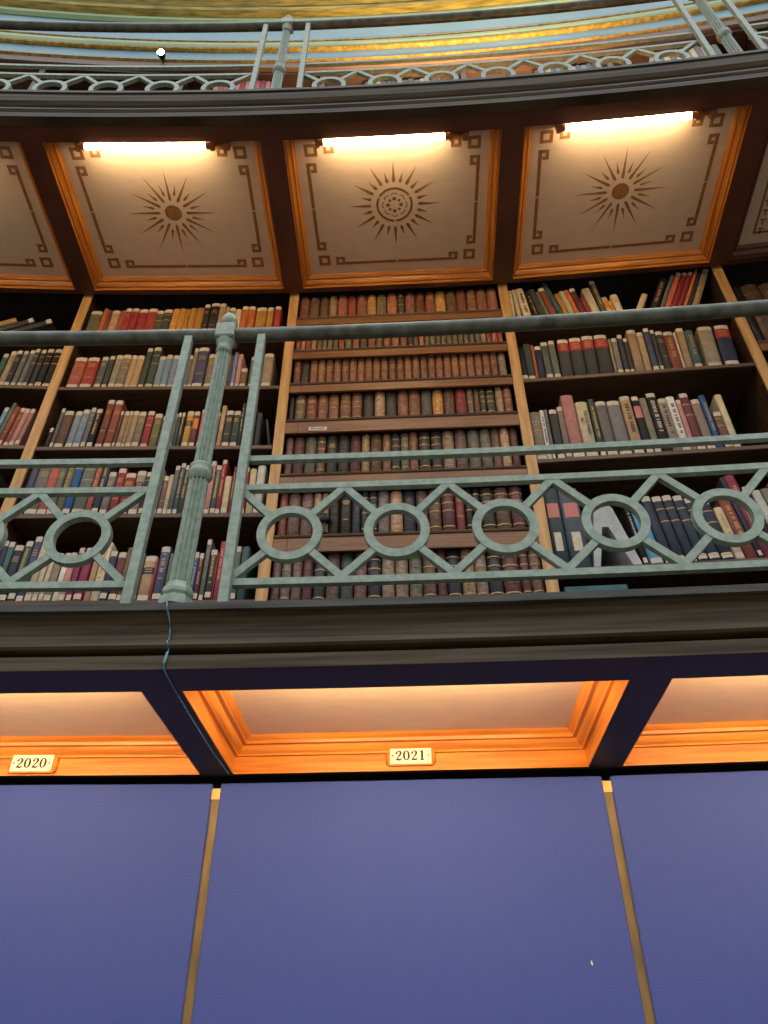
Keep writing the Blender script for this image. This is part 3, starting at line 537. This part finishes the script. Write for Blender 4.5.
def book_mesh(w, h, d, b, bands, leather):
    mb = MB(); p = spine_pts(w, b); n = len(p)
    ring = lambda ins, z: [Vector((x * (1 - ins), y + ins * 0.02 , z)) for x, y in p] + [Vector((w / 2 * (1 - ins), d, z)), Vector((-w / 2 * (1 - ins), d, z))]
    hc = 0.0035 if leather else 0.002
    lo = [ring(0.12, 0), ring(0.0, hc), ring(0.0, h - hc), ring(0.12, h)]; k = n + 2; fs = []
    for i in range(3):
        for j in range(k): fs.append((i * k + j, i * k + (j + 1) % k, (i + 1) * k + (j + 1) % k, (i + 1) * k + j))
    vs = [q for l in lo for q in l]; o = 0
    for f in fs: pass
    mb.add(vs, fs, 0)
    for i, f in enumerate(fs):
        if (i % k) < n - 1: mb.sm[i] = True
    mb.add(lo[0], [list(range(k))[::-1]], 0); mb.add(lo[-1], [list(range(k))], 2)
    if 'p' in bands:                                            # raised bands across a leather spine
        for q in (0.16, 0.33, 0.50, 0.67, 0.84):
            z = q * h; pp = spine_pts(w, b, 0.0014, 7, 1.0); p0 = spine_pts(w, b, 0.0, 7, 1.0)
            vs = [(x, y, z - 0.0035) for x, y in p0] + [(x, y, z - 0.0012) for x, y in pp] + [(x, y, z + 0.0012) for x, y in pp] + [(x, y, z + 0.0035) for x, y in p0]
            mb.add(vs, [(r_ * n + i, r_ * n + i + 1, (r_ + 1) * n + i + 1, (r_ + 1) * n + i) for r_ in range(3) for i in range(n - 1)], 0, True)
    return mb
ORD = lambda n: '%d%s' % (n, 'th' if 10 <= n % 100 <= 20 else {1: 'st', 2: 'nd', 3: 'rd'}.get(n % 10, 'th'))
PLACE = {'F': 'bookcase at left edge', 'L': 'bookcase behind column', 'M': 'middle bookcase', 'R': 'right bookcase', 'G': 'bookcase at right edge'}
SHELF = ['top', 'second', 'third', 'fourth', 'fifth', 'sixth', 'seventh']
def add_book(key, i, off, w, h, c, fl, lean, z):
    rgb, cname = COL[c]; leather = key[0] in 'MG'
    w /= 1000.0; h /= 1000.0; jit = rng.uniform(0, 0.006) if not leather else rng.uniform(0, 0.003)
    if leather:                                                 # old calf and morocco: everything has browned with age
        l_ = sum(rgb) / 3 / 92.0; rgb = tuple(v * 0.66 + c_ * l_ * 0.34 for v, c_ in zip(rgb, (116, 90, 70)))
    f_ = rng.uniform(0.9, 1.1); rgb = tuple(max(8, v * f_ * rng.uniform(0.98, 1.02)) for v in rgb)
    t = off / 1000.0 / (DEL * R_SPINE)
    d = min(0.24, max(0.12, h * 0.7)); b = min(w * (0.30 if leather else 0.16), 0.012 if leather else 0.006)
    wm = w - 0.0006
    a = R(lean); tc = t + (w / 2) / max(math.cos(a), 0.5) / (DEL * R_SPINE)
    fm = F(R_SPINE + jit, tc, z + 0.0004)
    sx = math.copysign(wm / 2, lean) if lean else 0
    if lean: fm = fm @ Matrix.Translation((sx, 0, 0)) @ Matrix.Rotation(a, 4, 'Y') @ Matrix.Translation((-sx, 0, 0))
    bm_ = book_mesh(wm, h, d, b, fl, leather)
    adj = ('thin ' if w < 0.017 else 'thick ' if w > 0.046 else '') if not leather else ''
    if not adj and not leather: adj = 'tall ' if h > 0.275 else 'short ' if h < 0.18 else ''
    if abs(lean) > 4: adj = 'leaning ' + adj.split(' ')[0] + (' ' if adj else '')
    feat = ''; parts = []
    def part(name, mat, fn):
        q = MB(); fn(q); parts.append((name, mat, q))
    if 'w' in fl:
        z0 = rng.uniform(0.010, 0.020); part('shelfmark_label', M['white'], lambda q: patch(q, wm, b, z0, z0 + 0.021, 0, f=0.86)); feat = ' with white shelfmark'
    if 't' in fl: part('head_patch', M['white'], lambda q: patch(q, wm, b, h - 0.026, h - 0.004, 0, f=0.9)); feat = feat or ' with pale head patch'  # pale patch across the head of the spine
    def gilt(lo, hi, off=0.0008, f=0.96, m=1): patch(bm_, wm, b, h * lo, h * lo + hi, m, off, f)
    if 'g' in fl:
        zs = (0.16, 0.5, 0.67, 0.84) if leather else (0.12, 0.62, 0.80)
        if key == 'M3': zs = (0.06, 0.58, 0.66, 0.93)
        for s_ in zs: gilt(s_ - 0.012, 0.0044, 0.0018 if leather else 0.0008)
        feat = ' with gilt bands'
    if 's' in fl:
        for s_ in (0.70, 0.735, 0.77, 0.36): gilt(s_, 0.0034, 0.0008, rng.uniform(0.45, 0.75))
        feat = feat or ' with gilt title'
    if 'r' in fl:
        part('red_title_label', M['redlab'], lambda q: patch(q, wm, b, h * 0.68, h * 0.89, 0, 0.0009)); feat = ' with red title label'
        for s_ in (0.73, 0.78, 0.83): gilt(s_, 0.004, 0.0014, 0.6)
    if 'k' in fl:
        part('black_title_label', M['blacklab'], lambda q: patch(q, wm, b, h * 0.60, h * 0.74, 0, 0.0009)); feat = ' with black title label'
        for s_ in (0.64, 0.69): gilt(s_, 0.003, 0.0014, 0.6)
    if 'o' in fl: part('orange_title_label', M['oralab'], lambda q: patch(q, wm, b, h * 0.52, h * 0.80, 0, 0.0009)); feat = ' with orange title label'
    if 'R' in fl: part('pink_title_label', M['pinklab'], lambda q: patch(q, wm, b, h * 0.62, h * 0.82, 0, 0.0009)); feat = ' with pink title label'
    if 'B' in fl:
        part('pink_label', M['pinklab'], lambda q: patch(q, wm, b, h * 0.62, h * 0.80, 0, 0.0009, 0.74)); part('white_label', M['white'], lambda q: patch(q, wm, b, h * 0.22, h * 0.44, 0, 0.0009, 0.46)); feat = ' binder with pink label'
    if 'C' in fl:
        for s_, x_, q_ in (('THE COLUMBIAD', 0.008, 0.62), ('ART', -0.010, 0.66)):
            m_ = text_mb(s_, 0.017).move(Matrix.Translation((x_, -0.0012, h * q_)) @ DOWN); bm_.add(m_.v, m_.f, 3)
        feat = ' with black title COLUMBIAD'
    for f_, mi, nm in (('G', 1, 'gilt'), ('K', 3, 'black'), ('H', 4, 'white')):
        if f_ in fl:
            zz = h * 0.86
            while zz > h * 0.36:
                l = rng.uniform(0.006, 0.011); wd = wm * rng.uniform(0.28, 0.42)
                if rng.random() > 0.14: bm_.add([(-wd / 2, -0.0008, zz), (wd / 2, -0.0008, zz), (wd / 2, -0.0008, zz - l * 0.62), (-wd / 2, -0.0008, zz - l * 0.62)], [(0, 1, 2, 3)], mi)
                zz -= l
            feat = feat or ' with %s title' % nm
    o = obj('leather_bound_volume' if leather else 'cloth_bound_book', bm_, [M['leather' if leather else 'cloth'], M['gold'], M['pages'], M['ink'], M['white']], color=lin(rgb))
    o.matrix_basis = fm
    for nm, mt, q in parts: obj(nm, q, mt, o)
    row = int(key[1]) - 1
    kindw = 'leather volume' if leather else 'book'
    if 'B' in fl: kindw = ''
    lab = '%s%s %s%s, %s from left, %s shelf, %s' % (adj, cname, kindw, feat, ORD(i + 1), SHELF[row], PLACE[key[0]])
    lab = ' '.join(lab.split()).replace(' ,', ',')
    tag(o, lab, 'leather volume' if leather else 'book', ('leather volumes' if leather else 'books') + ' on the %s shelf of the %s' % (SHELF[row], PLACE[key[0]]))
for key, (bay, z, txt) in ROWS.items():
    for i, e in enumerate(txt.split('|')):
        f = e.split(); fl = ''; lean = 0.0
        for g in f[4:]:
            if g[0] in '+-': lean = float(g)
            else: fl = g
        add_book(key, i, float(f[0]), float(f[1]), float(f[2]), f[3], fl, lean, z)
# big teal box file low down below the binders, only its head above the kerb
bf = F(R_SPINE + 0.004, 1.15, 2.4504); q = MB(); q.bbox(-0.105, 0.105, 0, 0.26, 0, 0.434, 0.004)
t = thing('box_file', 'wide teal box file below the grey binders, mostly hidden by the kerb', 'box file', bf); obj('case', q, M['tealcard'], t)
q = MB(); q.bbox(-0.035, 0.035, -0.0012, 0.001, 0.27, 0.36, 0.0005); obj('label_holder', q, M['white'], t)
q = MB(); q.lathe([(0.014, 0), (0.014, 0.002), (0.010, 0.002), (0.010, 0)], 18, Matrix.Translation((0, 0, 0.12)) @ Matrix.Rotation(R(90), 4, 'X')); obj('finger_ring', q, M['black'], t)

# tented grey-white magazine file on the binders' shelf
bk = F(R_SPINE + 0.004, 1.226, 2.9455); hA = 0.268
m_ = MB()
m_.prism([(0.099, 0), (0.070, 0), (0.012, 0.175), (-0.010, 0.175), (-0.046, 0), (-0.068, 0), (-0.026, hA - 0.012), (-0.018, hA), (0.030, hA), (0.040, hA - 0.012)][::-1], 0, 0.20)
tag(obj('magazine_file', m_, M['boxgrey'], frame=bk), 'grey-white file standing open like a tent beside the binders', 'magazine file')
bpy.data.objects['magazine_file'].matrix_basis = bk

# small round black camera on a stem, standing on the sixth leather shelf
t = thing('small_camera', 'small round black camera on a stem before the sixth leather shelf', 'camera', F(R_SPINE - 0.012, 0.205, 3.1195))
q = MB(); q.lathe([(0.002, 0), (0.017, 0.0), (0.017, 0.004), (0.006, 0.006), (0.0045, 0.012), (0.0045, 0.056)], 16); obj('stem', q, M['black'], t)
q = MB(); q.lathe([(0.001, -0.012), (0.016, -0.012), (0.0195, -0.008), (0.0195, 0.008), (0.016, 0.012), (0.001, 0.012)], 24, Matrix.Translation((0, 0, 0.075)) @ Matrix.Rotation(R(90), 4, 'X')); hd = obj('camera_head', q, M['black'], t)
q = MB(); q.lathe([(0.001, 0), (0.0085, 0), (0.0085, 0.0025), (0.006, 0.003), (0.006, 0.001), (0.001, 0.001)], 18, Matrix.Translation((0, -0.012, 0.075)) @ Matrix.Rotation(R(90), 4, 'X')); obj('lens_rim', q, M['fascia_edge'], hd)
# white shelf label on the valance below the fourth leather shelf
zc = 3.693 - 0.016 - 0.042
t = thing('shelf_label', 'small white paper label on the board below the fourth leather shelf', 'label', F(R_CASE - 0.0055, 0.158, zc))
q = MB(); q.box(-0.037, 0.037, 0.0048, 0.0058, -0.010, 0.010); obj('paper', q, M['white'], t)
obj('lettering', text_mb('PR5. A107', 0.0125).move(Matrix.Translation((0, 0.0046, 0)) @ FACE), M['ink'], t)

# ------------------------------------------------------------------ top gallery: bookcases, a few books, lights
for k in range(-2, 4):
    t = thing('bookcase', 'dark top-gallery bookcase behind the upper railing' , 'bookcase', F(21.87, k + 0.5, 4.7165), 'bookcases of the top gallery'); hw = DEL * 21.87 / 2
    b = MB(); b.box(-hw + 0.02, hw - 0.02, 0.30, 0.32, 0, 2.53); obj('back_panel', b, M['shelf'], t)
    b = MB(); b.box(-hw - 0.019, -hw + 0.019, 0.0, 0.32, 0, 2.53); obj('upright', b, M['shelf'], t)
    for z in (0.55, 1.05, 1.55, 2.03):
        b = MB(); b.box(-hw + 0.019, hw - 0.019, 0.004, 0.30, z - 0.02, z); obj('shelf', b, M['shelf'], t)
    b = MB(); b.box(-hw + 0.02, hw - 0.02, 0.0, 0.30, 2.50, 2.535); obj('top_board', b, M['shelf'], t)
    t['label'] = {-3: 'dark top-gallery bookcase beyond the left edge', -2: 'dark top-gallery bookcase at the left edge', -1: 'top-gallery bookcase with pink and red books, left of the upper column', 0: 'dark top-gallery bookcase just right of the upper column',
                  1: 'top-gallery bookcase behind the middle of the upper railing', 2: 'top-gallery bookcase with pale books beside the right upper column', 3: 'dark top-gallery bookcase at the right edge', 4: 'dark top-gallery bookcase beyond the right edge'}[k]
def top_books(name, t0, n, cols, h, where):
    x = t0
    for i in range(n):
        w = rng.uniform(0.03, 0.045); c = cols[i % len(cols)]; wm = w - 0.001
        o = obj('cloth_bound_book', book_mesh(wm, h + rng.uniform(-0.015, 0.015), 0.17, 0.005, '', False), [M['cloth'], M['gold'], M['pages']], color=lin(COL[c][0]))
        o.matrix_basis = F(21.90, x + w / 2 / (DEL * 21.9), 6.7470); x += w / (DEL * 21.9)
        tag(o, '%s book, %s from left, %s' % (COL[c][1], ORD(i + 1), where), 'book', 'books seen through the upper railing, ' + name)
top_books('left of the column', -0.78, 12, ['pk', 'rd', 'sa', 'mg', 'pk', 'cr'], 0.44, 'behind upper railing left of its column')
top_books('by the right column', 2.30, 12, ['wh', 'gy', 'cm', 'gy', 'wh'], 0.40, 'upper railing, beside right column')
top_books('behind the middle', 0.30, 14, ['gy', 'tg', 'cm', 'gy'], 0.38, 'behind middle of upper railing')
top_books('before the right column', 1.50, 12, ['gy', 'ig', 'cm', 'gy', 'lb'], 0.37, 'upper railing, left of right column')
# small spotlight before the painted bands
t = thing('spotlight', 'small brilliant white spotlight before the painted bands above the upper railing', 'spotlight', F(21.80, -1.165, 7.335))
q = MB(); q.lathe([(0.001, -0.02), (0.020, -0.02), (0.026, 0.0), (0.030, 0.03), (0.027, 0.03)], 18, Matrix.Rotation(R(115), 4, 'X')); obj('housing', q, M['black'], t)
q = MB(); q.lathe([(0.001, 0.034), (0.018, 0.033), (0.027, 0.029), (0.001, 0.0285)], 18, Matrix.Rotation(R(115), 4, 'X')); obj('glowing_lens', q, M['lamp'], t)
q = MB(); q.tube([Vector((0, 0.01, 0)), Vector((0, 0.07, -0.02))], 0.006, 8); obj('bracket', q, M['black'], t)
# warm uplight strips on the top gallery floor, behind the cornice
for i, (ta, tb) in enumerate(((0.42, 1.02), (1.16, 1.76))):
    tc = (ta + tb) / 2; hl = (tb - ta) / 2 * DEL * 21.25
    t = thing('uplight', 'warm uplight strip on the top gallery floor, %s half of the railing' % ('first' if i == 0 else 'second'), 'uplight', F(21.25, tc, 4.7165), 'uplights of the top gallery')
    q = MB(); q.bbox(-hl, hl, -0.03, 0.03, 0, 0.03, 0.004); obj('housing', q, M['black'], t)
    q = MB(); q.box(-hl + 0.01, hl - 0.01, -0.022, 0.022, 0.0305, 0.034); obj('glowing_strip', q, M['uplight'], t)
    ld = bpy.data.lights.new('uplight_lamp', 'AREA'); ld.shape = 'RECTANGLE'; ld.size = 2 * hl; ld.size_y = 0.05; ld.energy = 24; ld.color = (1.0, 0.62, 0.28); ld.spread = R(60)
    lo = bpy.data.objects.new('uplight_lamp', ld); col.objects.link(lo); lo.matrix_basis = F(21.25, tc, 4.7165 + 0.04) @ Matrix.Rotation(R(180 - 12), 4, 'X')

# ------------------------------------------------------------------ daylight from the dome
w = bpy.data.worlds.new('dome_light'); sc.world = w; w.use_nodes = True
nt = w.node_tree; N = nt.nodes; L = nt.links; bg = N['Background']
tc = N.new('ShaderNodeTexCoord'); sp = N.new('ShaderNodeSeparateXYZ'); L.new(tc.outputs['Generated'], sp.inputs[0])
cr = N.new('ShaderNodeValToRGB'); L.new(sp.outputs['Z'], cr.inputs['Fac'])
e = cr.color_ramp.elements; e[0].position = 0.0; e[0].color = (0.16, 0.15, 0.15, 1); e[1].position = 0.75; e[1].color = (0.90, 0.94, 0.98, 1)
k_ = cr.color_ramp.elements.new(0.35); k_.color = (0.40, 0.405, 0.42, 1)
L.new(cr.outputs['Color'], bg.inputs['Color']); bg.inputs['Strength'].default_value = 2.1

# ------------------------------------------------------------------ camera
cd = bpy.data.cameras.new('camera'); cam = bpy.data.objects.new('camera', cd); col.objects.link(cam)
cd.sensor_fit = 'VERTICAL'; cd.sensor_height = 24.0; cd.lens = 733.07 / 1024 * 24.0; cd.clip_end = 200; cd.clip_start = 0.05
cam.matrix_basis = Matrix.Translation((0, 0, 1.6)) @ Matrix.Rotation(R(90) + 0.6471, 4, 'X') @ Matrix.Rotation(-0.0059, 4, 'Z')
sc.camera = cam
vs = sc.view_settings; vs.view_transform = 'Standard'; vs.look = 'None'; vs.exposure = 0.0; vs.gamma = 1.0; vs.use_curve_mapping = False
try:
    sc.cycles.use_denoising = True
except Exception: pass
